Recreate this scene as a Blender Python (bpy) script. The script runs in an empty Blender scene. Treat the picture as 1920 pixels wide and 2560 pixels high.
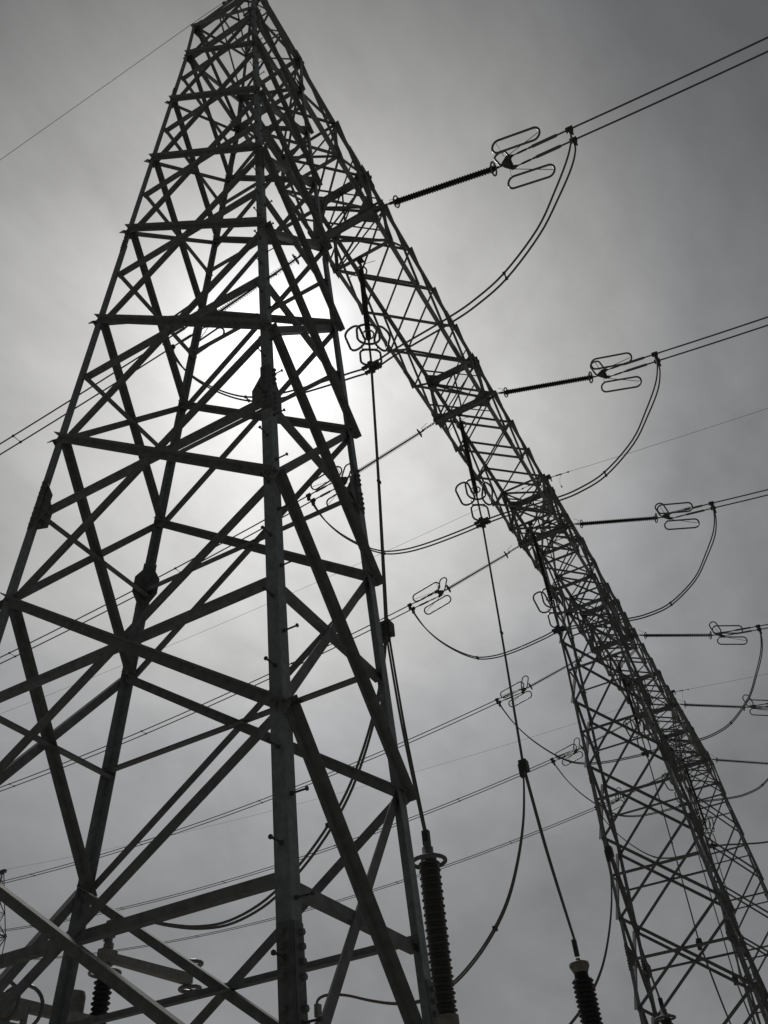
import bpy, math, random
from mathutils import Vector, Matrix
random.seed(7)
C = bpy.data.collections.new('yard'); bpy.context.scene.collection.children.link(C)
sc = bpy.context.scene
V = Vector

# ------------------------------------------------------------------ camera
# world axes: X runs along the gantry beam, Y along the overhead lines, Z up; the phone is held at z = 0
cam = bpy.data.cameras.new('camera'); cam_o = bpy.data.objects.new('camera', cam); C.objects.link(cam_o)
RX = V((0.482286, -0.872663, -0.076554)); UX = V((-0.574943, -0.381255, 0.723938)); FX = V((0.66094, 0.305131, 0.685605))
m = Matrix((RX, UX, -FX)).transposed().to_4x4(); m.translation = V((-8.8556, -8.0019, 0.0))
cam_o.matrix_world = m
cam.sensor_fit = 'VERTICAL'; cam.sensor_height = 36.0; cam.lens = 2070.7 / 2560 * 36
cam.clip_start = 0.05; cam.clip_end = 5000
sc.camera = cam_o

# ------------------------------------------------------------------ sky, sun, exposure
SUN = V((0.4649, 0.3300, 0.8216)).normalized()
EL = math.asin(SUN.z); AZ = math.atan2(SUN.x, SUN.y)
w = bpy.data.worlds.new('World'); sc.world = w; w.use_nodes = True
nt = w.node_tree; N = nt.nodes; L = nt.links
for n in list(N): N.remove(n)
def nd(t, **k):
    n = N.new(t)
    for a, b in k.items(): setattr(n, a, b)
    return n
out = nd('ShaderNodeOutputWorld'); bg = nd('ShaderNodeBackground'); bg.inputs['Strength'].default_value = 0.1
L.new(bg.outputs[0], out.inputs[0])
sky = nd('ShaderNodeTexSky'); sky.sky_type = 'NISHITA'; sky.sun_disc = False
sky.sun_elevation = EL; sky.sun_rotation = AZ; sky.dust_density = 4.0; sky.air_density = 1.5
tc = nd('ShaderNodeTexCoord')
nrm = nd('ShaderNodeVectorMath', operation='NORMALIZE'); L.new(tc.outputs['Generated'], nrm.inputs[0])
dot = nd('ShaderNodeVectorMath', operation='DOT_PRODUCT'); L.new(nrm.outputs[0], dot.inputs[0]); dot.inputs[1].default_value = SUN
acs = nd('ShaderNodeMath', operation='ARCCOSINE'); L.new(dot.outputs['Value'], acs.inputs[0])
ang = nd('ShaderNodeMath', operation='MULTIPLY'); L.new(acs.outputs[0], ang.inputs[0]); ang.inputs[1].default_value = 1 / math.radians(90)
# cloud billows bend the edge of the sun's glow a little
mp = nd('ShaderNodeMapping'); L.new(nrm.outputs[0], mp.inputs[0])
mp.inputs['Rotation'].default_value = (0.3, 0.2, 0.6); mp.inputs['Scale'].default_value = (1.0, 2.2, 2.6)
no1 = nd('ShaderNodeTexNoise'); L.new(mp.outputs[0], no1.inputs['Vector']); no1.inputs['Scale'].default_value = 2.2
no1.inputs['Detail'].default_value = 7; no1.inputs['Roughness'].default_value = 0.55; no1.inputs['Distortion'].default_value = 0.5
no2 = nd('ShaderNodeTexNoise'); L.new(mp.outputs[0], no2.inputs['Vector']); no2.inputs['Scale'].default_value = 6.0
no2.inputs['Detail'].default_value = 6; no2.inputs['Roughness'].default_value = 0.6
bend = nd('ShaderNodeMath', operation='MULTIPLY_ADD'); L.new(no1.outputs['Fac'], bend.inputs[0]); bend.inputs[1].default_value = 0.05
L.new(ang.outputs[0], bend.inputs[2])
bend2 = nd('ShaderNodeMath', operation='SUBTRACT'); L.new(bend.outputs[0], bend2.inputs[0]); bend2.inputs[1].default_value = 0.025
ramp = nd('ShaderNodeValToRGB'); L.new(bend2.outputs[0], ramp.inputs[0])
# glow of the sun through thin overcast: (degrees from the sun, linear r, g, b)
GLOW = [(0, 1.9), (3.2, 1.25), (5, .97), (7.5, .77), (10, .655), (14, .525), (18, .43), (23, .315), (28, .213), (34, .156), (40, .108), (55, .078), (75, .07), (90, .065)]
GLOW = [(d, v * (1.0 if 7 < d < 26 else .99 if d < 7 else .975), v * .998, v * (.99 if 7 < d < 26 else 1.01 if d < 7 else 1.03)) for d, v in GLOW]
el = ramp.color_ramp.elements
while len(el) > 1: el.remove(el[-1])
for i, (d, r, g, b) in enumerate(GLOW):
    e = el[0] if i == 0 else el.new(d / 90)
    e.position = d / 90; e.color = (r, g, b, 1)
# soft thick-and-thin of the cloud deck
mr = nd('ShaderNodeMapRange'); L.new(no1.outputs['Fac'], mr.inputs['Value'])
mr.inputs['From Min'].default_value = 0.3; mr.inputs['From Max'].default_value = 0.7; mr.inputs['To Min'].default_value = 0.84; mr.inputs['To Max'].default_value = 1.14
mr2 = nd('ShaderNodeMapRange'); L.new(no2.outputs['Fac'], mr2.inputs['Value'])
mr2.inputs['From Min'].default_value = 0.3; mr2.inputs['From Max'].default_value = 0.7; mr2.inputs['To Min'].default_value = 0.91; mr2.inputs['To Max'].default_value = 1.08
mul = nd('ShaderNodeMath', operation='MULTIPLY'); L.new(mr.outputs[0], mul.inputs[0]); L.new(mr2.outputs[0], mul.inputs[1])
sca = nd('ShaderNodeVectorMath', operation='SCALE'); L.new(ramp.outputs['Color'], sca.inputs[0]); L.new(mul.outputs[0], sca.inputs['Scale'])
# the deck is thinner low down and ahead, thicker overhead and behind
lean = nd('ShaderNodeVectorMath', operation='DOT_PRODUCT'); L.new(nrm.outputs[0], lean.inputs[0])
B = V((.967, .415, -.714)); lean.inputs[1].default_value = B - SUN * B.dot(SUN)
clm = nd('ShaderNodeClamp'); L.new(lean.outputs['Value'], clm.inputs['Value']); clm.inputs['Min'].default_value = -.7; clm.inputs['Max'].default_value = .95
ex = nd('ShaderNodeMath', operation='EXPONENT'); L.new(clm.outputs[0], ex.inputs[0])
lm = nd('ShaderNodeMath', operation='MULTIPLY'); L.new(ex.outputs[0], lm.inputs[0]); L.new(mul.outputs[0], lm.inputs[1]); L.new(lm.outputs[0], sca.inputs['Scale'])
sc10 = nd('ShaderNodeVectorMath', operation='SCALE'); L.new(sca.outputs[0], sc10.inputs[0]); sc10.inputs['Scale'].default_value = 10.0
mix = nd('ShaderNodeMix', data_type='RGBA'); mix.inputs['Factor'].default_value = 0.985
L.new(sky.outputs[0], mix.inputs['A']); L.new(sc10.outputs[0], mix.inputs['B'])
L.new(mix.outputs['Result'], bg.inputs['Color'])

sl = bpy.data.lights.new('sun', 'SUN'); sl.energy = 0.9; sl.angle = math.radians(12); sl.color = (1.0, 0.95, 0.87)
so = bpy.data.objects.new('sun', sl); C.objects.link(so); so.location = (0, 0, 90)
so.rotation_euler = (-SUN).to_track_quat('-Z', 'Y').to_euler()
vs = sc.view_settings; vs.view_transform = 'Standard'; vs.look = 'None'; vs.exposure = 0; vs.gamma = 1; vs.use_curve_mapping = False
sc.cycles.max_bounces = 4; sc.cycles.diffuse_bounces = 3

# ------------------------------------------------------------------ materials
def mat(name, base, rough=.5, metal=0., spots=None, scale=6., amt=.25, bump=0.):
    mt = bpy.data.materials.new(name); mt.use_nodes = True; t = mt.node_tree; b = t.nodes['Principled BSDF']
    b.inputs['Roughness'].default_value = rough; b.inputs['Metallic'].default_value = metal
    co = t.nodes.new('ShaderNodeNewGeometry')
    n1 = t.nodes.new('ShaderNodeTexNoise'); n1.inputs['Scale'].default_value = scale; n1.inputs['Detail'].default_value = 6
    t.links.new(co.outputs['Position'], n1.inputs['Vector'])
    r = t.nodes.new('ShaderNodeValToRGB'); t.links.new(n1.outputs['Fac'], r.inputs[0])
    r.color_ramp.elements[0].position = .3; r.color_ramp.elements[1].position = .7
    r.color_ramp.elements[0].color = (*[c * (1 - amt) for c in base], 1); r.color_ramp.elements[1].color = (*[min(1, c * (1 + amt)) for c in base], 1)
    col = r.outputs[0]
    if spots:
        n2 = t.nodes.new('ShaderNodeTexNoise'); n2.inputs['Scale'].default_value = .9; n2.inputs['Detail'].default_value = 8; n2.inputs['Roughness'].default_value = .65
        t.links.new(co.outputs['Position'], n2.inputs['Vector'])
        r2 = t.nodes.new('ShaderNodeValToRGB'); t.links.new(n2.outputs['Fac'], r2.inputs[0])
        r2.color_ramp.elements[0].position = .5; r2.color_ramp.elements[1].position = .68
        mx = t.nodes.new('ShaderNodeMix'); mx.data_type = 'RGBA'
        mu = t.nodes.new('ShaderNodeMath'); mu.operation = 'MULTIPLY'; mu.inputs[1].default_value = .55
        t.links.new(r2.outputs[0], mu.inputs[0]); t.links.new(mu.outputs[0], mx.inputs['Factor'])
        t.links.new(col, mx.inputs['A']); mx.inputs['B'].default_value = (*spots, 1); col = mx.outputs['Result']
    t.links.new(col, b.inputs['Base Color'])
    if bump:
        bp = t.nodes.new('ShaderNodeBump'); bp.inputs['Strength'].default_value = bump; bp.inputs['Distance'].default_value = .01
        t.links.new(n1.outputs['Fac'], bp.inputs['Height']); t.links.new(bp.outputs[0], b.inputs['Normal'])
    return mt
M_LEG = mat('galvanised_leg_steel', (.30, .33, .345), .6, .1, spots=(.17, .178, .178), scale=9)
M_BRACE = mat('shaded_weathered_brace_steel', (.235, .25, .252), .65, .05, spots=(.215, .205, .19), scale=7)  # leg steel with the braces' shade put into a darker base; spots are grime
M_PLATE = mat('plate_steel', (.19, .2, .2), .65, .05, scale=11)
M_ALU = mat('weathered_aluminium', (.22, .22, .215), .32, .5, scale=14, amt=.15)
M_CABLE = mat('stranded_aluminium_cable', (.19, .19, .186), .6, .15, scale=30)
M_POLY = mat('silicone_rubber_sheds', (.05, .046, .044), .6, 0, scale=8)
M_PORC = mat('brown_glazed_porcelain', (.075, .075, .07), .38, 0, scale=5, amt=.2)
M_BLACK = mat('black_silicone_housing', (.022, .023, .025), .45, 0, scale=6)
M_PAINT = mat('grey_painted_housing', (.31, .31, .29), .55, 0, spots=(.18, .155, .125), scale=8)
M_CAST = mat('dark_cast_fittings', (.10, .10, .10), .6, .1, scale=20)
M_GROUND = mat('crushed_gravel', (.21, .20, .18), .95, 0, spots=(.15, .14, .125), scale=14, amt=.4, bump=.6)
M_CONC = mat('concrete_footing', (.30, .29, .27), .9, 0, scale=6)

# ------------------------------------------------------------------ helpers
class MB:
    def __init__(s): s.v = []; s.f = []; s.sm = []
    def add(s, vs, fs, smooth=False):
        o = len(s.v); s.v += [tuple(p) for p in vs]; s.f += [tuple(i + o for i in f) for f in fs]; s.sm += [smooth] * len(fs)
    def prism(s, rings, smooth=False, closed=False):
        n = len(rings[0]); vs = [p for r in rings for p in r]; fs = []
        R = len(rings)
        for k in range(R if closed else R - 1):
            a = k * n; b = ((k + 1) % R) * n
            for i in range(n):
                j = (i + 1) % n; fs.append((a + i, a + j, b + j, b + i))
        s.add(vs, fs, smooth)
        if not closed:
            s.add(rings[0], [tuple(range(n))[::-1]]); s.add(rings[-1], [tuple(range(n))])
    def box(s, c, sx, sy, sz, ax=None):
        A = ax or (V((1, 0, 0)), V((0, 1, 0)), V((0, 0, 1))); c = V(c)
        q = lambda x, y, z: c + A[0] * x * sx / 2 + A[1] * y * sy / 2 + A[2] * z * sz / 2
        s.prism([[q(-1, -1, z), q(1, -1, z), q(1, 1, z), q(-1, 1, z)] for z in (-1, 1)])
    def tube(s, pts, r, n=8, closed=False, radii=None):
        pts = [V(p) for p in pts]; K = len(pts); rings = []
        tan = []
        for i in range(K):
            a = pts[(i - 1) % K] if (closed or i > 0) else pts[i]; b = pts[(i + 1) % K] if (closed or i < K - 1) else pts[i]
            tan.append((b - a).normalized())
        up = V((0, 0, 1)) if abs(tan[0].z) < .9 else V((1, 0, 0))
        u = tan[0].cross(up).normalized()
        for i in range(K):
            u = (u - tan[i] * u.dot(tan[i])).normalized(); v = tan[i].cross(u); rr = radii[i] if radii else r
            rings.append([pts[i] + (u * math.cos(2 * math.pi * k / n) + v * math.sin(2 * math.pi * k / n)) * rr for k in range(n)])
        s.prism(rings, True, closed)
    def lathe(s, p0, axis, prof, n=16):
        # prof: (distance along axis, radius)
        ax = V(axis).normalized(); p0 = V(p0); up = V((0, 0, 1)) if abs(ax.z) < .9 else V((1, 0, 0))
        u = ax.cross(up).normalized(); v = ax.cross(u)
        s.prism([[p0 + ax * d + (u * math.cos(2 * math.pi * k / n) + v * math.sin(2 * math.pi * k / n)) * max(r, .001) for k in range(n)] for d, r in prof], True)
    def stadium(s, c, a, b, la, lb, r, n=8, corner=None):
        # tube bent to a rounded rectangle in the plane of a and b; la, lb overall lengths
        a = V(a).normalized(); b = V(b).normalized(); c = V(c); q = min(la, lb) / 2 if corner is None else corner; pts = []
        for sa, sb, t0 in ((1, 1, 0), (-1, 1, 90), (-1, -1, 180), (1, -1, 270)):
            for k in range(7):
                t = math.radians(t0 + 15 * k)
                pts.append(c + a * (sa * (la / 2 - q) + q * math.cos(t)) + b * (sb * (lb / 2 - q) + q * math.sin(t)))
        cl = [pts[0]]
        for p in pts[1:]:
            if (p - cl[-1]).length > 1e-4: cl.append(p)
        if (cl[0] - cl[-1]).length < 1e-4: cl.pop()
        s.tube(cl, r, n, True)
    def angle(s, p0, p1, n, w, t=.012, side=1, off=0., e0=0., e1=0., outward=-1):
        # rolled L section between p0 and p1: one flange flat in the face (normal n), the other standing along outward*n
        p0 = V(p0); p1 = V(p1); d = (p1 - p0).normalized(); n = V(n); n = (n - d * n.dot(d)).normalized(); u = d.cross(n)
        p0 = p0 - d * e0; p1 = p1 + d * e1
        P = [(-w / 2, 0), (w / 2, 0), (w / 2, w), (w / 2 - t, w), (w / 2 - t, t), (-w / 2, t)]
        rings = [[p + u * (side * x) + n * (off + outward * y) for x, y in P] for p in (p0, p1)]
        s.prism(rings)
    def bolt(s, p, n, r=.02, h=.025):
        n = V(n).normalized(); p = V(p); s.lathe(p, n, [(0, r), (h, r)], 6); s.sm[-8:] = [False] * 8
    def build(s, name, m, parent=None):
        me = bpy.data.meshes.new(name); me.from_pydata(s.v, [], s.f); me.polygons.foreach_set('use_smooth', s.sm); me.materials.append(m)
        o = bpy.data.objects.new(name, me); C.objects.link(o)
        if parent: o.parent = parent; o.location = (0, 0, 0)
        return o
def thing(name, label, cat, loc=(0, 0, 0), group=None):
    o = bpy.data.objects.new(name, None); C.objects.link(o); o.location = loc; o.empty_display_size = .3
    o['label'] = label; o['category'] = cat
    if group: o['group'] = group
    return o
def tag(o, label, cat, group=None):
    o['label'] = label; o['category'] = cat
    if group: o['group'] = group
    return o
KIDS = {}
def dup(root, loc, label, group=None):
    r = root.copy(); C.objects.link(r); r.location = loc; r['label'] = label
    if group: r['group'] = group
    for ch in KIDS[root.name]:
        c = ch.copy(); C.objects.link(c); c.parent = r
        for g in KIDS.get(ch.name, []):
            d = g.copy(); C.objects.link(d); d.parent = c
    return r
def index_kids():
    KIDS.clear()
    for o in C.objects:
        if o.parent: KIDS.setdefault(o.parent.name, []).append(o)
def spline(P, n=6):
    P = [V(p) for p in P]; out = []
    for i in range(len(P) - 1):
        a = P[max(i - 1, 0)]; b = P[i]; c = P[i + 1]; d = P[min(i + 2, len(P) - 1)]
        for k in range(n):
            t = k / n
            out.append(.5 * ((2 * b) + (c - a) * t + (2 * a - 5 * b + 4 * c - d) * t * t + (3 * b - a - 3 * c + d) * t ** 3))
    out.append(P[-1]); return out

# ------------------------------------------------------------------ ground
GZ = -2.2
g = MB(); g.add([(-1500, -1500, GZ), (1500, -1500, GZ), (1500, 1500, GZ), (-1500, 1500, GZ)], [(0, 1, 2, 3)])
go = g.build('ground', M_GROUND); go['kind'] = 'structure'

# ------------------------------------------------------------------ lattice tower
LV = [GZ + .05, 1.15, 5.24, 9.32, 13.44, 17.62, 21.84, 26.09, 30.48, 34.76]
ZT = 38.09; ZP = 46.4; YB = 1.46
SG = {'F': (-1, -1), 'R': (1, -1), 'L': (-1, 1), 'B': (1, 1)}
FACES = [('F', 'R', (0, -1, 0)), ('B', 'L', (0, 1, 0)), ('L', 'F', (-1, 0, 0)), ('R', 'B', (1, 0, 0))]
def corner(l, z):
    zz = min(z, 34.76)
    return V((SG[l][0] * (1.5 + .0034 * zz), SG[l][1] * (3.255 - .04933 * zz), z))
def leg_w(z): return .19 if z < 11.6 else (.165 if z < 21.3 else .145)
SPL = [2.15, 11.6, 21.3, 31.0]

def up_side(p, q, n):
    # which way to turn an angle bar so that its standing flange is on the upper edge
    return 1 if (q - p).cross(V(n)).z > 0 else -1
def make_tower(loc, label, bolts=True):
    t = thing('gantry_tower', label, 'lattice tower', loc, 'lattice gantry towers')
    for l in SG:
        sx, sy = SG[l]; u = V((-sx, 0, 0)); v = V((0, -sy, 0))
        mb = MB()
        cuts = [GZ - .3, 11.6, 21.3, 34.76, ZT]
        for a, b in zip(cuts[:-1], cuts[1:]):
            wd = leg_w((a + b) / 2); th = .018
            rings = []
            for z in (a, b):
                c = corner(l, z) - u * .05 - v * .05
                rings.append([c, c + u * wd, c + u * wd + v * th, c + u * th + v * th, c + u * th + v * wd, c + v * wd])
            mb.prism(rings)
        leg_o = mb.build('leg', M_LEG, t)
        if l == 'F': front_leg = leg_o
        # splice plates with bolts on the outside of both flanges
        for z in SPL:
            mb = MB(); wd = leg_w(z - .1); big = z in (11.6,)
            ln = .62 if z < 12 else .5
            for (p, q) in ((u, v), (v, u)):
                nrm_ = -q
                rings = []
                for dz in (-ln, ln):
                    c = corner(l, z + dz) - u * .05 - v * .05 + nrm_ * .003
                    rings.append([c + p * .012, c + p * (wd - .01), c + p * (wd - .01) + nrm_ * .014, c + p * .012 + nrm_ * .014])
                mb.prism(rings)
                for row in (.56,):
                    for k in range(-4, 5):
                        if k == 0: continue
                        c = corner(l, z + k * ln / 4.6 - .02) - u * .05 - v * .05
                        mb.bolt(c + p * wd * row + nrm_ * .017, nrm_, .033, .05)
                if big:   # gusset plate spreading into the face
                    P = [(-.58, wd * .5), (-.3, wd + .2), (.1, wd + .2), (.58, wd * .6)]
                    f0 = [corner(l, z + a) - u * .05 - v * .05 + p * b + q * .022 for a, b in P]
                    mb.prism([f0, [x + q * .014 for x in f0]])
            mb.build('splice_plate', M_PLATE, leg_o)
    for (a, b, n) in FACES:
        for i in range(len(LV) - 1):
            z0, z1 = LV[i], LV[i + 1]
            wd = .15 if z0 < 30 else .13
            A0, A1, B0, B1 = corner(a, z0), corner(a, z1), corner(b, z0), corner(b, z1)
            nn = V(n)
            mb = MB(); mb.angle(A1, B0, n, wd, .013, up_side(A1, B0, nn), off=.056, e0=.06, e1=.16, outward=1)
            d = (B0 - A1).normalized()
            for p, s_ in ((A1, 1), (B0, -1)):
                for k in (.04, .13): mb.bolt(p + d * (s_ * k) + nn * .069, n, .022, .028)
            mb.build('diagonal_brace', M_BRACE, t)
            mb = MB(); mb.angle(B1, A0, n, wd, .013, up_side(B1, A0, nn) * (-1 if a == 'F' else 1), off=-.036, e0=.06, e1=.1)
            mb.build('diagonal_brace', M_BRACE, t)
            # horizontal strut through the crossing of the two diagonals
            wt = (A1 - B1).length; wb = (A0 - B0).length; zc = z0 + (z1 - z0) * wb / (wt + wb)
            mb = MB(); mb.angle(corner(a, zc), corner(b, zc), n, .12, .011, 1, off=-.052, e0=.02, e1=.02)
            mb.build('horizontal_strut', M_BRACE, t)
        # head box at beam level
        A0, A1, B0, B1 = corner(a, 34.76), corner(a, ZT), corner(b, 34.76), corner(b, ZT)
        for z in (34.76, ZT):
            mb = MB(); mb.angle(corner(a, z), corner(b, z), n, .17, .014, 1, off=-.04, e0=.05, e1=.05); mb.build('head_strut', M_BRACE, t)
        mb = MB(); mb.angle(A1, B0, n, .11, .012, 1, off=.056, e0=.05, e1=.1, outward=1); mb.build('head_brace', M_BRACE, t)
        mb = MB(); mb.angle(B1, A0, n, .11, .012, 1, off=-.036, e0=.05, e1=.1); mb.build('head_brace', M_BRACE, t)
        # gusset plates where the beam meets the legs
        for l, o in ((a, b), (b, a)):
            dirn = (corner(o, 34.76) - corner(l, 34.76)).normalized(); mb = MB()
            for z, sgn in ((34.76, 1), (ZT, -1)):
                c = corner(l, z) + V(n) * .028 - dirn * .04; P = [(-.22 * sgn, 0), (.34 * sgn, 0), (.34 * sgn, .18), (.05 * sgn, .52), (-.22 * sgn, .42)]
                f0 = [c + dirn * y + V((0, 0, x)) for x, y in P]; mb.prism([f0, [x + V(n) * .014 for x in f0]])
            mb.build('head_plate', M_PLATE, t)
    # earth-wire peak
    apex = V((0, 0, ZP))
    for l in SG:
        c0 = corner(l, ZT); tgt = apex + V((SG[l][0] * .14, SG[l][1] * .14, -.1))
        mb = MB(); mb.angle(c0, tgt, (SG[l][0], SG[l][1], 0), .13, .013, 1); mb.build('peak_leg', M_LEG, t)
    for (a, b, n) in FACES:
        for f0, f1 in ((0., .34), (.34, .62), (.62, .84)):
            pa0 = corner(a, ZT).lerp(apex, f0); pb0 = corner(b, ZT).lerp(apex, f0); pa1 = corner(a, ZT).lerp(apex, f1); pb1 = corner(b, ZT).lerp(apex, f1)
            for p, q in ((pa0, pb1), (pb0, pa1)):
                mb = MB(); mb.angle(p, q, n, .075, .01, 1, off=-.03); mb.build('peak_brace', M_BRACE, t)
            mb = MB(); mb.angle(pa1, pb1, n, .075, .01, 1, off=-.045); mb.build('peak_strut', M_BRACE, t)
    mb = MB(); mb.box((0, 0, ZP + .06), .5, 1.05, .08); mb.box((0, -.45, ZP - .1), .5, .07, .42); mb.box((0, .45, ZP - .1), .5, .07, .42); mb.box((0, 0, ZP - .2), .36, .5, .4)
    mb.build('peak_bracket', M_PLATE, t)
    # step bolts up the front leg, turn by turn on either flange
    if bolts:
        z = .2; k = 0
        while z < 38:
            c = corner('F', z) - V((.05, .05, 0)); mb = MB()
            if k % 2 == 0: p0 = c + V((-.0, .085, 0)); d = V((-1, 0, 0))
            else: p0 = c + V((.085, 0, 0)); d = V((0, -1, 0))
            mb.lathe(p0, d, [(0, .027), (.03, .027), (.031, .0125), (.2, .0125), (.201, .027), (.222, .027)], 8)
            mb.build('step_bolt', M_CAST, front_leg); z += .56; k += 1
    # footings
    for l in SG:
        c = corner(l, GZ); mb = MB(); mb.box((c.x, c.y, GZ + .05), .9, .9, .5); mb.build('footing', M_CONC, t)
    return t
S = 39.7
tower = make_tower((0, 0, 0), 'nearest lattice steel tower, huge in front, with step bolts up its front leg')

# ------------------------------------------------------------------ lattice beam
NODES = [1.5, 4.6, 7.4, 9.1, 11.75, 14.42, 17.08, 19.85, 22.5, 25.15, 27.85, 30.6, 32.3, 35.1, 38.2]
HEAVY = (7.4, 19.85, 32.3)
ZB = 34.76
def bp(k, x): return V((x, -YB if k in 'AB' else YB, ZT if k in 'AC' else ZB))
def make_beam(loc, label):
    t = thing('gantry_beam', label, 'lattice beam', loc, 'lattice gantry beams')
    x0, x1 = NODES[0] + .1, NODES[-1] - .05
    for k in 'ABCD':
        mb = MB(); p0, p1 = bp(k, x0), bp(k, x1); sy = -1 if k in 'AB' else 1; sz = 1 if k in 'AC' else -1
        P = [(0, 0), (.19, 0), (.19, .018), (.018, .018), (.018, .19), (0, .19)]
        mb.prism([[p + V((0, sy * (.02 - a), sz * (.02 - b))) for a, b in P] for p in (p0, p1)])
        mb.build('chord', M_LEG, t)
        for x in (6.2, 16.4, 23.2, 33.4):       # bolted chord splices
            mb = MB()
            for q in range(-4, 5):
                mb.bolt(bp(k, x + q * .1) + V((0, sy * .034, sz * -.06)), (0, sy, 0), .026, .035)
                mb.bolt(bp(k, x + q * .1) + V((0, sy * -.06, sz * .034)), (0, 0, sz), .026, .035)
            p = bp(k, x); mb.box(p + V((0, sy * .027, -sz * .06)), 1.0, .012, .13); mb.box(p + V((0, -sy * .06, sz * .027)), 1.0, .13, .012)
            mb.build('splice_plate', M_PLATE, t)
    for xa, xb in zip(NODES[:-1], NODES[1:]):
        short = xb - xa < 2
        for a, b, n in (('A', 'B', (0, -1, 0)), ('C', 'D', (0, 1, 0)), ('A', 'C', (0, 0, 1)), ('B', 'D', (0, 0, -1))):
            nm = 'side_brace' if n[1] else 'lacing_bar'; wd = .125 if n[1] else .1
            mb = MB(); mb.angle(bp(a, xa), bp(b, xb), n, wd, .01, 1, off=.03, e0=.06, e1=.06, outward=1); mb.build(nm, M_BRACE, t)
            mb = MB(); mb.angle(bp(b, xa), bp(a, xb), n, wd, .01, -1, off=-.016, e0=.06, e1=.06); mb.build(nm, M_BRACE, t)
    for x in (4.6, 9.1, 30.6, 35.1):
        mb = MB(); mb.angle(bp('B', x), bp('D', x), (0, 0, -1), .12, .012, 1, off=.04); mb.build('cross_strut', M_BRACE, t)
        for a, b, s_ in (('A', 'B', -1), ('C', 'D', 1)):
            mb = MB(); mb.angle(bp(a, x), bp(b, x), (0, s_, 0), .13, .012, 1, off=-.03); mb.build('post', M_BRACE, t)
            p = bp(b, x); mb = MB(); f0 = [p + V((dx, s_ * .045, dz)) for dx, dz in ((-.4, -.1), (.4, -.1), (.4, .12), (.12, .46), (-.12, .46), (-.4, .12))]
            mb.prism([f0, [q + V((0, s_ * .014, 0)) for q in f0]]); mb.build('node_plate', M_PLATE, t)
        mb = MB(); mb.angle(bp('C', x), bp('B', x), (1, 0, 0), .08, .01, 1, off=.06); mb.build('frame_brace', M_BRACE, t)
        mb = MB(); mb.angle(bp('A', x), bp('D', x), (1, 0, 0), .08, .01, 1, off=.09); mb.build('frame_brace', M_BRACE, t)
        mb = MB(); mb.angle(bp('A', x), bp('C', x), (0, 0, 1), .1, .012, 1, off=.04); mb.build('cross_strut', M_BRACE, t)
        if 0:
            pass
    for x in HEAVY:
        for a, b, z in (('A', 'C', ZT), ('B', 'D', ZB)):     # twin-channel cross bars
            mb = MB(); c = V((x, 0, z + (.04 if z == ZT else -.04)))
            for dx in (-.13, .13): mb.box(c + V((dx, 0, 0)), .03, 2 * YB + .34, .3)
            mb.box(c + V((0, 0, -.1)), .23, 2 * YB + .1, .014)
            mb.build('cross_bar', M_BRACE, t)
        for a, b, s_ in (('A', 'B', -1), ('C', 'D', 1)):
            mb = MB(); mb.box((x, s_ * (YB - .02), (ZB + ZT) / 2), .26, .13, ZT - ZB - .3); mb.build('heavy_post', M_BRACE, t)
            for k in (a, b):
                mb = MB(); p = bp(k, x); sz = -1 if k in 'AC' else 1
                f0 = [p + V((dx, s_ * .045, sz * dz)) for dx, dz in ((-.62, -.13), (.62, -.13), (.62, .14), (.24, .78), (-.24, .78), (-.62, .14))]
                mb.prism([f0, [q + V((0, s_ * .014, 0)) for q in f0]])
                f0 = [p + V((dx, -s_ * dy, -sz * .045)) for dx, dy in ((-.55, -.08), (.55, -.08), (.55, .16), (.22, .62), (-.22, .62), (-.55, .16))]
                mb.prism([f0, [q - V((0, 0, sz * .014)) for q in f0]])
                mb.build('node_plate', M_PLATE, t)
        mb = MB(); mb.angle(bp('C', x), bp('B', x), (1, 0, 0), .09, .01, 1, off=.12); mb.build('frame_brace', M_BRACE, t)
        mb = MB(); mb.angle(bp('A', x), bp('D', x), (1, 0, 0), .09, .01, 1, off=.15); mb.build('frame_brace', M_BRACE, t)
        mb = MB(); mb.angle((x, 0, ZT), (x, 0, ZB), (1, 0, 0), .09, .01, 1, off=.18); mb.build('hanger_post', M_BRACE, t)
        for xo in (-1.2, 1.2):                                # bars bracing the frame in plan
            mb = MB(); mb.angle((x, 0, ZT - .1), (x + xo, -YB, ZT - .1), (0, 0, 1), .07, .01); mb.angle((x, 0, ZB + .1), (x + xo, YB, ZB + .1), (0, 0, -1), .07, .01)
            mb.angle((x, 0, ZT - .1), (x + xo, YB, ZT - .1), (0, 0, 1), .07, .01); mb.angle((x, 0, ZB + .1), (x + xo, -YB, ZB + .1), (0, 0, -1), .07, .01)
            mb.build('frame_brace', M_BRACE, t)
        # outrigger bracket that carries the string on the camera side
        mb = MB()
        for dx in (-.16, .16):
            f0 = [(x + dx - .008, -YB - .06, ZB - .16), (x + dx - .008, -YB - .06, ZB + .16), (x + dx - .008, -2.1, ZB + .07), (x + dx - .008, -2.1, ZB - .03)]
            mb.prism([f0, [(a + .016, b, c) for a, b, c in f0]])
        mb.tube([(x - .2, -2.05, ZB + .02), (x + .2, -2.05, ZB + .02)], .03, 8)
        mb.build('string_bracket', M_PLATE, t)
    return t
beam = make_beam((0, 0, 0), 'nearest lattice steel beam, joining the huge front tower to the next tower')

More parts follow.
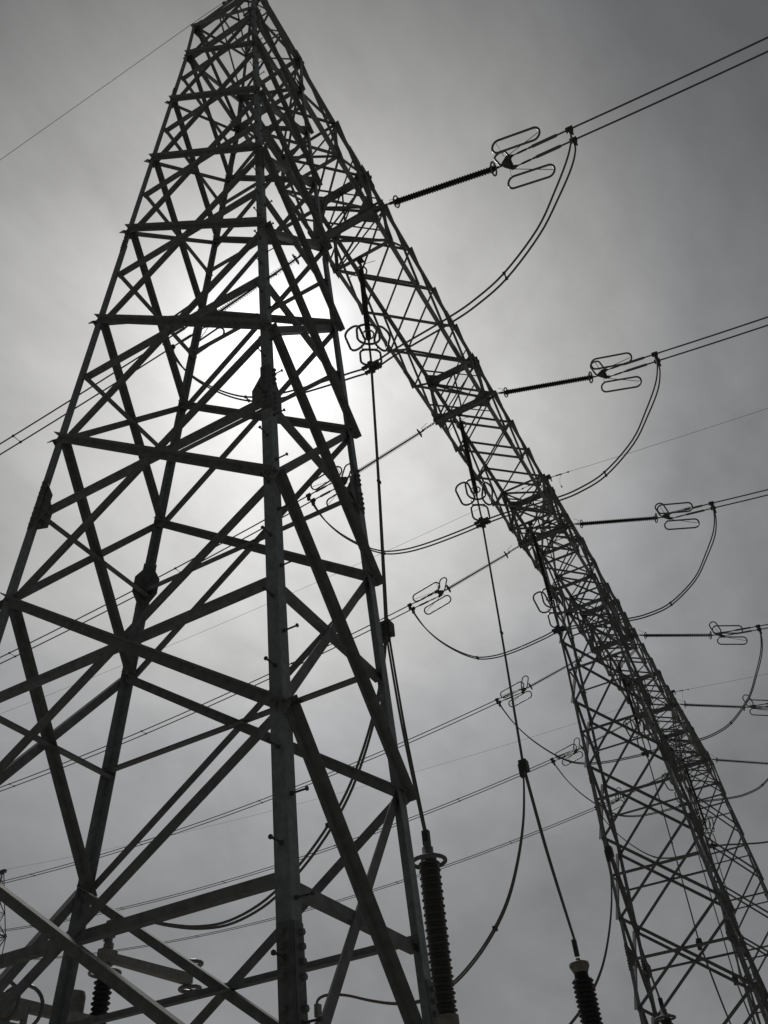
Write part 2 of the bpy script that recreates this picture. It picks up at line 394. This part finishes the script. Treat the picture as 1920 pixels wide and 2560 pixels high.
# ------------------------------------------------------------------ hardware built for the first phase
ORD = ['first', 'second', 'third', 'fourth', 'fifth', 'sixth']
PH = [7.5, 19.9, 32.35, 7.5 + S, 19.9 + S, 32.35 + S]
SUSX = [9.2, 20.0, 30.7, 9.2 + S, 20.0 + S, 30.7 + S]
def sheds(mb, p0, p1, core, r1, r2, pitch, n=16, t=.014):
    p0, p1 = V(p0), V(p1); d = p1 - p0; Ln = d.length; prof = [(0, core)]; k = 0; x = pitch * .6
    while x < Ln - pitch * .5:
        r = r1 if k % 2 == 0 else r2
        prof += [(x - t * 1.1, core), (x, r), (x + t * .45, r), (x + t * 1.3, core * 1.05)]
        x += pitch; k += 1
    prof.append((Ln, core)); mb.lathe(p0, d, prof, n)

def tension_string(s, drop, ylen, side_word):
    # s: -1 towards the camera side, +1 away;  all relative to the beam point (X, 0, 0)
    t = thing('tension_insulator', 'x', 'insulator', (PH[0], 0, 0), 'tension insulator strings ' + side_word)
    ya, za = (2.1, ZB + .0) if s < 0 else (1.55, ZB - .02)
    yc, zc = ylen, drop                     # where the clamp tee sits
    a = V((0, s * ya, za)); e = V((0, s * yc, zc))
    def at(y):                               # string sags along a line from beam to tee
        f = (y - ya) / (yc - ya); return a.lerp(e, f) + V((0, 0, -.42 * math.sin(math.pi * f) * (1 if s < 0 else .55)))
    i0, i1 = at(2.5), at(7.05); dd = (i1 - i0).normalized(); X = V((1, 0, 0)); U = X.cross(dd).normalized(); U = U if U.z > 0 else -U
    mb = MB()
    q = at(ya + .02); k = 0                   # chain links
    while (i0 - q).dot(dd) > .12:
        mb.stadium(q + dd * .1, dd, X if k % 2 else U, .24, .1, .02, 6); q = q + dd * .17; k += 1
    mb.lathe(i0 - dd * .2, dd, [(0, .03), (.05, .045), (.2, .045)], 10)
    mb.build('chain_link', M_CAST, t)
    mb = MB(); mb.tube([i0 - dd * .15, i0 - dd * .1 + U * .28, i0 - dd * .5 + U * .55 + V((.12, 0, 0))], .012, 6); mb.build('arcing_horn', M_CAST, t)
    mb = MB(); sheds(mb, i0, i1, .038, .14, .108, .062, t=.009); mb.build('insulator_rod', M_POLY, t)
    mb = MB(); mb.stadium(i0 + dd * .12, X, U, .5, .5, .032, 8); mb.tube([i0 + dd * .1 - X * .25, i0 + dd * .02, i0 + dd * .1 + X * .25], .014, 6); mb.build('grading_ring', M_ALU, t)
    mb = MB(); mb.stadium(i1 - dd * .12, X, U, .54, .54, .038, 8); mb.tube([i1 - dd * .1 - X * .29, i1 - dd * .02, i1 - dd * .1 + X * .29], .014, 6)
    mb.build('grading_ring', M_ALU, t)
    # yoke plate
    yk = at(7.5); mb = MB()
    f0 = [yk + X * x + dd * y - U * .012 for x, y in ((-.1, -.2), (.1, -.2), (.34, .1), (.34, .22), (-.34, .22), (-.34, .1))]
    mb.prism([f0, [p + U * .024 for p in f0]]); mb.lathe(i1, dd, [(0, .045), (.12, .045), (.13, .03), (.3, .03)], 10)
    for x in (-.24, .24): mb.box(yk + X * x + dd * .2, .1, .2, .12, (X, dd, U))
    mb.box(yk + dd * .02, .34, .22, .1, (X, dd, U))
    yo = mb.build('yoke_plate', M_CAST, t)
    # racetrack corona rings either side, and the racket behind the yoke
    for x in (-1, 1):
        mb = MB(); c = yk + X * (x * .84) + dd * .72 - U * .06
        tilt = (U - X * .55).normalized()
        mb.stadium(c, dd, tilt, 2.0, .52, .046, 8)
        mb.tube([yk + X * (x * .3) + dd * .12, c + dd * .93 ], .016, 6); mb.tube([yk + X * (x * .3), c - dd * .85 + tilt * .2], .014, 6)
        mb.build('corona_ring', M_ALU, yo)
    mb = MB(); c = yk - dd * .3 + U * .52; mb.stadium(c, (U * .85 - dd * .5), (dd * .85 + U * .5), 1.1, .5, .044, 8); mb.build('racket_ring', M_ALU, yo)
    # turnbuckles and compression dead-ends to the tees
    for x in (-.24, .24):
        p0 = yk + X * x + dd * .28; p1 = at(8.55) + X * x; p2 = at(yc - .45) + X * x; p3 = at(yc) + X * x
        mb = MB(); ax = (p1 - p0).normalized(); ln = (p1 - p0).length
        mb.lathe(p0, ax, [(0, .03), (.06, .05), (.12, .026), (ln * .3, .026), (ln * .35, .042), (ln * .8, .042), (ln * .85, .024), (ln, .05)], 8); mb.build('turnbuckle', M_CAST, t)
        mb = MB(); ax = (p2 - p1).normalized(); ln = (p2 - p1).length
        mb.lathe(p1, ax, [(0, .03), (.1, .065), (ln * .92, .065), (ln, .03)], 10); mb.build('compression_clamp', M_ALU, t)
        mb = MB(); mb.tube([p2 - ax * .05, p3], .036, 8); mb.build('cable_stub', M_CABLE, t)
        mb = MB(); mb.box(p3, .17, .28, .15, (X, ax, X.cross(ax))); mb.box(p3 + V((0, 0, -.2)), .13, .16, .34)
        for bz in (-.05, -.2, -.32):
            mb.bolt(p3 + V((.07, .05, bz)), (1, 0, 0), .025, .05); mb.bolt(p3 + V((.07, -.05, bz)), (1, 0, 0), .025, .05)
        mb.build('tee_clamp', M_CAST, t)
    return t
YR, ZR = 10.12, 32.12
YL, ZL = 9.75, 33.3
NEAR = 'on the camera side'; FAR = 'on the sun side'
st_r = tension_string(-1, ZR, YR, NEAR); st_l = tension_string(1, ZL, YL, FAR)

# twin conductors
def conductor(s):
    t = thing('overhead_conductor', 'x', 'power line', (PH[0], 0, 0), 'twin overhead conductors ' + (NEAR if s < 0 else FAR))
    pts = []
    y0, y1 = (YR, 78.) if s < 0 else (YL, 85.)
    for i in range(41):
        y = y0 + (y1 - y0) * i / 40
        z = (29.0 + .0029 * (y - 43) ** 2) if s < 0 else (31.28 + .00182 * (y - 43) ** 2)
        z += ((ZR - (29.0 + .0029 * (y0 - 43) ** 2)) if s < 0 else (ZL - (31.28 + .00182 * (y0 - 43) ** 2))) * max(0, 1 - (y - y0) / 12)
        pts.append(V((0, s * y, z)))
    for x in (-.24, .24):
        mb = MB(); mb.tube([p + V((x, 0, 0)) for p in pts], .037, 8); mb.build('cable', M_CABLE, t)
    for k in (5, 12, 19, 26, 33):
        p = pts[k]; mb = MB(); mb.tube([p - V((.26, 0, .0)), p + V((.26, 0, 0))], .018, 6)
        for x in (-.24, .24): mb.box(p + V((x, 0, 0)), .09, .12, .09)
        mb.build('spacer', M_CAST, t)
    return t
co_r = conductor(-1); co_l = conductor(1)
index_kids()
for st, word in ((st_r, NEAR), (st_l, FAR)):
    for i in range(6):
        lab = f'{ORD[i]} ribbed tension insulator {word} of the beam, counted from the nearest tower'
        if i == 0: st['label'] = lab
        else: dup(st, (PH[i], 0, 0), lab)
for st, word in ((co_r, NEAR), (co_l, FAR)):
    for i in range(6):
        lab = f'{ORD[i]} twin overhead conductor {word} of the beam, counted from the nearest tower'
        if i == 0: st['label'] = lab
        else: dup(st, (PH[i], 0, 0), lab)

# suspension strings under the beam, local z as in the world
def suspension():
    t = thing('suspension_insulator', 'x', 'insulator', (SUSX[0], .2, 0), 'suspension insulators under the beam')
    mb = MB(); z = ZB - .08
    mb.box((0, 0, z), .3, .3, .06)
    for k in range(4):
        mb.stadium((0, 0, z - .14 - .17 * k), (0, 0, 1), (1, 0, 0) if k % 2 else (0, 1, 0), .25, .11, .022, 6)
    mb.build('chain_link', M_CAST, t)
    mb = MB()
    for s_ in (-1, 1): mb.tube([(0, 0, 34.0), (.05 * s_, .3 * s_, 34.08), (.1 * s_, .78 * s_, 33.8)], .013, 6)
    mb.build('arcing_horn', M_CAST, t)
    mb = MB(); mb.lathe((0, 0, 34.0), (0, 0, -1), [(0, .05), (.25, .06)], 10); sheds(mb, (0, 0, 33.8), (0, 0, 28.55), .05, .12, .10, .06, t=.009); mb.build('insulator_rod', M_POLY, t)
    mb = MB(); mb.stadium((0, 0, 33.72), (1, 0, 0), (0, 1, 0), .5, .5, .038, 8); mb.tube([(-.25, 0, 33.72), (0, 0, 33.8), (.25, 0, 33.72)], .014, 6); mb.build('grading_ring', M_ALU, t)
    mb = MB(); mb.stadium((0, 0, 28.75), (1, 0, 0), (0, 1, 0), .46, .46, .036, 8); mb.tube([(-.22, 0, 28.75), (0, 0, 28.65), (.22, 0, 28.75)], .014, 6); mb.build('grading_ring', M_ALU, t)
    h = V((-.545, .84, 0)); kk = V((.84, .545, 0))
    mb = MB(); mb.stadium((0, 0, 28.8), h, (0, 0, 1), .92, 1.4, .05, 8, corner=.44); mb.build('corona_ring', M_ALU, t)
    for s_ in (-1, 1):
        mb = MB(); c = h * (.56 * s_) + V((0, 0, 28.5)); a = (h * .75 + kk * (.66 * s_)).normalized()
        mb.stadium(c, a, h * (.22 * s_) + V((0, 0, 1)), .74, 1.42, .05, 8, corner=.33)
        mb.tube([(0, 0, 27.75), h * (.3 * s_) + V((0, 0, 27.75)), h * (.32 * s_) + V((0, 0, 28.0))], .03, 6); mb.build('corona_ring', M_ALU, t)
    mb = MB(); mb.lathe((0, 0, 28.55), (0, 0, -1), [(0, .06), (.2, .06), (.21, .045), (1.7, .045), (1.72, .07), (2.0, .07)], 10)
    mb.build('link_rod', M_CAST, t)
    mb = MB(); mb.stadium((0, 0, 27.2), h, (0, 0, 1), .82, 1.02, .046, 8, corner=.27); mb.build('corona_ring', M_ALU, t)
    mb = MB(); mb.box((0, 0, 26.66), .36, .2, .18); mb.box((0, 0, 26.42), .2, .2, .34)
    for x in (-.125, .125):
        mb.box((x, 0, 26.54), .11, .74, .12)
        for y in (-.31, -.2, .2, .31): mb.bolt((x - .04, y, 26.48), (0, 0, -1), .022, .05); mb.bolt((x + .04, y, 26.48), (0, 0, -1), .022, .05)
    mb.build('jumper_clamp', M_CAST, t)
    return t
sus = suspension(); index_kids()
for i in range(6):
    lab = f'{ORD[i]} suspension insulator hanging under the beam, counted from the nearest tower'
    if i == 0: sus['label'] = lab
    else: dup(sus, (SUSX[i], .2, 0), lab)

# jumper loops from tee to tee under the beam
JP = [(-10.1, 31.95), (-10.0, 31.3), (-9.56, 30.2), (-8.7, 28.9), (-7.6, 27.5), (-5.95, 26.35), (-4.6, 26.03), (-3.5, 26.05), (-1.9, 26.28), (-.8, 26.45), (.3, 26.5),
      (1.06, 26.48), (2.4, 26.5), (3.5, 26.58), (4.5, 26.77), (5.55, 27.2), (6.7, 28.17), (7.95, 29.63), (8.9, 31.14), (9.55, 32.6), (9.72, 33.15)]
for i in range(6):
    t = thing('jumper_loop', f'{ORD[i]} sagging twin jumper loop under the beam, counted from the nearest tower', 'cable', (PH[i], 0, 0), 'jumper loops under the beam')
    off = SUSX[i] - PH[i]; mid = []
    for y, z in JP: mid.append(V((off * max(0, 1 - abs(y - .3) / 9.9), y, z)))
    for x in (-1, 1):
        pts = [p + V((x * (.125 + .115 * min(1, max(0, abs(p.y) - 7.8) / 2.2)), 0, 0)) for p in mid]
        mb = MB(); mb.tube(spline(pts, 5), .038, 8); mb.build('cable', M_CABLE, t)
    for k in (5, 15):
        p = mid[k]; mb = MB(); mb.box(p, .26, .05, .05)
        for x in (-.125, .125): mb.box(p + V((x, 0, 0)), .09, .1, .09)
        mb.build('spacer', M_CAST, t)

# droppers from jumper clamp to branch clamp and on to the apparatus
def dropper(i):
    x = SUSX[i]
    t = thing('dropper_cable', f'{ORD[i]} straight vertical dropper cable below the beam, counted from the nearest tower', 'cable', (x, 0, 0), 'droppers below the beam')
    for o in (-.04, .04):
        mb = MB(); mb.tube(spline([(o, .22, 26.4), (o, .42, 20), (o * 1.6, .64, 14.3)], 5), .034, 8); mb.build('cable', M_CABLE, t)
    mb = MB(); mb.tube(spline([(-.08, .66, 14.3), (-.06, .45, 11), (-.04, .13, 7.9)], 6), .034, 8); mb.build('cable', M_CABLE, t)
    mb = MB(); mb.tube(spline([(.06, .64, 14.3), (.06, .43, 11), (.04, .13, 7.9)], 6), .034, 8); mb.build('cable', M_CABLE, t)
    mb = MB(); mb.box((0, .62, 14.15), .34, .3, .42); mb.box((0, .72, 14.0), .2, .22, .5)
    for q in (-.15, -.02, .11):
        for s_ in (-.17, .17): mb.bolt((s_, .55, 14.15 + q), (1 if s_ > 0 else -1, 0, 0), .035, .07); mb.bolt((s_, .68, 14.1 + q), (1 if s_ > 0 else -1, 0, 0), .035, .07)
    mb.build('branch_clamp', M_CAST, t)
    mb = MB(); mb.box((0, .4, 20.2), .17, .09, .1); mb.build('spacer', M_CAST, t)
    return t
for i in range(6): dropper(i)

# branch loops from the clamp over to the disconnectors
BR = [(.7, 14.0), (.78, 13.4), (1.05, 12.2), (1.5, 10.95), (2.1, 9.75), (2.8, 8.85), (3.7, 8.05), (4.7, 7.45), (5.8, 7.2), (6.8, 7.28), (7.8, 7.55), (8.8, 7.9), (9.6, 8.05), (10.0, 7.95), (10.05, 7.6)]
for i in range(3):
    x = SUSX[i]
    t = thing('branch_cable', f'{ORD[i]} curved twin cable swinging from dropper to disconnector, counted from the nearest tower', 'cable', (x, 0, 0), 'branch cables to the disconnectors')
    for o in (-1, 1):
        pts = [V((o * (.05 + .06 * math.sin(math.pi * min(1, k / 13))), y + .02 * o, z)) for k, (y, z) in enumerate(BR)]
        mb = MB(); mb.tube(spline(pts, 5), .036, 8); mb.build('cable', M_CABLE, t)
    y, z = BR[5]; mb = MB(); mb.box((0, y, z), .3, .06, .06)
    for o in (-.1, .1): mb.box((o, y, z), .09, .09, .11)
    mb.build('spacer', M_CAST, t)

# ------------------------------------------------------------------ switchyard apparatus
def voltage_transformer(loc, label):
    t = thing('voltage_transformer', label, 'insulator post', loc, 'porcelain transformer posts')
    mb = MB(); mb.tube([(0, 0, GZ), (0, 0, .2)], .2, 16); mb.box((0, 0, GZ + .2), .8, .8, .4); mb.box((0, 0, .3), .9, .9, .6); mb.build('pedestal', M_PAINT, t)
    mb = MB(); n = 82; z0 = .75; z1 = 7.28; prof = [(0, .22)]
    for k in range(n):
        z = (z1 - z0) * (k + .5) / n; r = .26 if k % 2 else .232
        prof += [(z - .034, .195), (z - .014, r - .012), (z + .002, r), (z + .014, r - .014), (z + .032, .197)]
    prof.append((z1 - z0, .22)); mb.lathe((0, 0, z0), (0, 0, 1), prof, 28); mb.build('porcelain_stack', M_PORC, t)
    mb = MB(); mb.lathe((0, 0, 3.92), (0, 0, 1), [(0, .26), (.2, .26)], 24); mb.build('flange', M_PAINT, t)
    mb = MB(); mb.lathe((0, 0, 7.26), (0, 0, 1), [(0, .19), (.1, .19), (.11, .135), (.36, .135), (.38, .1), (.5, .09)], 20)
    cp = mb.build('cap', M_PLATE, t)
    mb = MB(); mb.stadium((0, 0, 7.3), (1, 0, 0), (0, 1, 0), .78, .78, .05, 10)
    for k in range(3):
        a = 2 * math.pi * k / 3; mb.tube([(.14 * math.cos(a), .14 * math.sin(a), 7.45), (.36 * math.cos(a), .36 * math.sin(a), 7.35)], .02, 6)
    mb.build('corona_ring', M_PLATE, cp)
    mb = MB(); mb.box((0, 0, 7.86), .14, .16, .34)
    for q in (-.09, .0, .09):
        for s_ in (-1, 1): mb.bolt((s_ * .07, .0, 7.86 + q), (s_, 0, 0), .035, .05)
    mb.build('terminal', M_CAST, t)
    return t
voltage_transformer((SUSX[0], .13, 0), 'tall brown ribbed porcelain post with ring, rising beside the nearest tower')
voltage_transformer((SUSX[2], .13, 0), 'porcelain post whose ring shows between the legs of the second tower')
def arrester(loc, label):
    t = thing('surge_arrester', label, 'insulator post', loc)
    mb = MB(); mb.tube([(0, 0, GZ), (0, 0, .4)], .18, 16); mb.box((0, 0, .55), .8, .8, .3); mb.build('pedestal', M_PAINT, t)
    mb = MB(); n = 46; z0 = .7; z1 = 6.78; prof = [(0, .27)]
    for k in range(n):
        z = (z1 - z0) * (k + .5) / n; prof += [(z - .045, .29), (z - .012, .338), (z + .008, .348), (z + .024, .335), (z + .042, .29)]
    prof.append((z1 - z0, .3)); mb.lathe((0, 0, z0), (0, 0, 1), prof, 28); mb.build('housing', M_BLACK, t)
    mb = MB(); mb.lathe((0, 0, 6.78), (0, 0, 1), [(0, .23), (.22, .22)], 24); mb.build('neck', M_BLACK, t)
    mb = MB(); mb.lathe((0, 0, 6.97), (0, 0, 1), [(0, .23), (.22, .32), (.28, .31), (.31, .25), (.32, .08), (.42, .07)], 28)
    for k in range(12):
        a = math.pi * k / 6; mb.tube([(.225 * math.cos(a), .225 * math.sin(a), 6.98), (.325 * math.cos(a), .325 * math.sin(a), 7.18)], .012, 5)
    mb.build('cap', M_PAINT, t)
    mb = MB(); mb.box((0, 0, 7.7), .12, .14, .5)
    for q in (-.15, -.05, .05, .15): mb.bolt((-.06, 0, 7.72 + q), (-1, 0, 0), .03, .06)
    mb.build('terminal', M_CAST, t)
    return t
arrester((SUSX[1], .16, 0), 'thick black ribbed post with grey flared cap standing right of the nearest tower')

def disconnector(loc, label, zt=6.6):
    t = thing('disconnector', label, 'switch', loc, 'centre-break disconnectors')
    for k, sx in enumerate((0.,)):
        mb = MB(); mb.tube([(sx, 0, GZ - .6), (sx, 0, .9)], .16, 12); mb.box((sx, 0, 1.0), .6, .6, .3); mb.build('pedestal', M_PAINT, t)
        mb = MB(); n = 42; z0 = 1.15; z1 = 6.35; prof = [(0, .2)]
        for q in range(n):
            z = (z1 - z0) * (q + .5) / n; r = .255 if q % 2 else .235
            prof += [(z - .045, .185), (z - .015, r - .01), (z + .008, r), (z + .025, r - .02), (z + .05, .187)]
        prof.append((z1 - z0, .17)); mb.lathe((sx, 0, z0), (0, 0, 1), prof, 24); mb.build('insulator_post', M_BLACK, t)
        mb = MB(); mb.lathe((sx, 0, 6.35), (0, 0, 1), [(0, .17), (.1, .2), (.3, .2), (.34, .13)], 20); mb.build('cap', M_CAST, t)
        mb = MB(); mb.stadium((sx, 0, 6.52), (1, 0, 0), (0, 1, 0), .8, .8, .042, 10); mb.tube([(sx - .38, 0, 6.52), (sx + .38, 0, 6.52)], .02, 6); mb.build('corona_ring', M_ALU, t)
        s_ = 1 if k == 0 else -1
        mb = MB(); mb.box((sx, 0, 6.92), .5, .26, .34); mb.lathe((sx, 0, 7.13), (0, 0, 1), [(0, .14), (.12, .14), (.13, .09), (.3, .09)], 14); mb.box((sx, 0, 7.62), .26, .16, .42)
        for q in (-.12, .0, .12): mb.bolt((sx - .13, 0, 7.6 + q), (-1, 0, 0), .04, .06)
        mb.build('terminal_head', M_PAINT, t)
        mb = MB(); a0 = sx + s_ * .25; a1 = sx + s_ * 3.5
        mb.prism([[(a0, y, 6.92 + z) for y, z in ((-.1, -.11), (.1, -.11), (.1, .11), (-.1, .11))], [(a1, y, 7.0 + z) for y, z in ((-.13, -.14), (.13, -.14), (.13, .14), (-.13, .14))]])
        mb.build('contact_arm', M_PAINT, t)
    for z in (.34, -.34):
        mb = MB(); mb.stadium((3.55, 0, 7.1 + z), (1, 0, 0), (0, 1, 0), .6, .6, .06, 12); mb.tube([(3.55 - .25, 0, 7.1 + z), (3.55 + .25, 0, 7.1 + z)], .02, 6)
        mb.tube([(3.55, 0, 7.1 + z), (3.55, 0, 6.95)], .03, 8); mb.build('grading_ring', M_ALU, t)
    return t
disconnector((9.3, 10.0, .32), 'disconnector with pale grey arm seen through the legs of the nearest tower')
disconnector((20.0, 10.0, 0), 'disconnector at the bottom edge, just right of the front leg')
disconnector((30.7, 10.0, 0), 'disconnector of the third phase, low behind the black arrester')

def ring_switch(loc, label):
    t = thing('ring_disconnector', label, 'switch', loc)
    mb = MB(); n = 30; prof = [(0, .2)]
    for q in range(n):
        z = 4.4 * (q + .5) / n; r = .245 if q % 2 else .205; prof += [(z - .045, .16), (z - .015, r - .01), (z + .008, r), (z + .025, r - .02), (z + .05, .162)]
    prof.append((4.4, .17)); mb.lathe((0, 0, .6), (0, 0, 1), prof, 20); mb.build('insulator_post', M_BLACK, t)
    mb = MB(); mb.tube([(0, 0, GZ), (0, 0, .62)], .16, 12); mb.build('pedestal', M_PAINT, t)
    mb = MB(); mb.box((-.1, 0, 5.4), .5, .34, .5); mb.box((.35, 0, 5.4), .34, .26, .36); mb.box((.55, -.05, 5.25), .1, .14, .3); mb.build('terminal_head', M_PAINT, t)
    mb = MB(); mb.prism([[(x, y, 5.52 + z) for y, z in ((-.09, -.12), (.09, -.12), (.09, .12), (-.09, .12))] for x in (.2, 3.2)]); mb.build('contact_arm', M_PAINT, t)
    for x in (-.32, .42):
        mb = MB(); a = V((.75, -.66, 0)).normalized(); mb.stadium((x, 0, 5.45), a, (0, 0, 1), 1.0, 1.0, .045, 10); mb.build('corona_ring', M_ALU, t)
    return t
ring_switch((6.3, 10.0, .15), 'switch head with two upright rings at the lower left corner')
mb = MB(); mb.lathe((8.9, 10.6, GZ), (0, 0, 1), [(0, .32), (8.5, .32), (8.62, .28)], 20)
tag(mb.build('grey_cylinder_housing', M_PAINT), 'plain grey cylinder standing behind the back leg of the nearest tower', 'housing')

# ------------------------------------------------------------------ earth wires
def earth_wire(x, pts, label, droop=True):
    t = thing('earth_wire', label, 'wire', (x, 0, 0), 'earth wires from the tower peaks')
    mb = MB(); mb.tube(spline(pts, 5), .013, 6); mb.build('strand', M_CABLE, t)
    a, b = V(pts[0]), V(pts[1]); d = (b - a).normalized()
    mb = MB(); mb.lathe(a, d, [(0, .05), (.08, .06), (.1, .03), (.45, .03), (.5, .055), (.95, .055), (1.0, .022), (1.4, .022), (1.42, .065), (1.55, .065)], 8); mb.build('dead_end_clamp', M_CAST, t)
    if droop:
        p = a + d * .95
        mb = MB(); mb.tube(spline([p, p + V((.0, -d.y * .22, -.35)), p + V((.0, -d.y * .34, -.85)), p + V((0, -d.y * .3, -1.25))], 5), .011, 6); mb.box(p + V((0, -d.y * .3, -1.27)), .1, .1, .12); mb.build('tail', M_CABLE, t)
    return t
def ew_left(y1, zend): return [(0, .45 + (y1 - .45) * k / 16, 45.45 + .00073 * (.45 + (y1 - .45) * k / 16 - 38) ** 2) for k in range(17)]
def ew_right(): return [(0, -.45 - 60 * k / 16, 46.35 - .145 * 60 * k / 16 + .0011 * (60 * k / 16) ** 2) for k in range(17)]
earth_wire(0, [(0, .45, 47.0)] + [(0, 3 + 5.2 * k, 47.55 - .028 * 5.2 * k + .0002 * (5.2 * k) ** 2) for k in range(16)], 'thin earth wire leaving the top of the nearest tower to the upper left', False)
earth_wire(S, ew_right(), 'thin earth wire running right from the peak of the second tower')
earth_wire(S, ew_left(85, 46.4), 'thin earth wire running left from the peak of the second tower', False)
earth_wire(2 * S, ew_right(), 'thin earth wire running right from the peak of the farthest tower')
t_ = thing('earth_wire', 'thin earth wire from the farthest tower to the distant tower at left edge', 'wire', (2 * S, 0, 0), 'earth wires from the tower peaks')
mb = MB(); E0 = V((0, .45, 46.45)); E1 = V((69.6 - 2 * S, 91.0, 46.5)); mb.tube([E0.lerp(E1, k / 24) + V((0, 0, -1.6 * 4 * (k / 24) * (1 - k / 24))) for k in range(25)], .013, 6); mb.build('strand', M_CABLE, t_)

# ------------------------------------------------------------------ repeats of towers and beams
index_kids()
dup(tower, (S, 0, 0), 'second lattice tower, at lower right where the two beams meet')
dup(tower, (2 * S, 0, 0), 'third lattice tower at the far end of the beams, right edge')
dup(beam, (S, 0, 0), 'farther lattice beam, between the second and third towers at right')
dup(tower, (69.6, 91.4, 0), 'distant lattice tower just showing at the left edge')
dup(beam, (69.6 - S, 91.4, 0), 'distant lattice beam of the far gantry at the left edge')
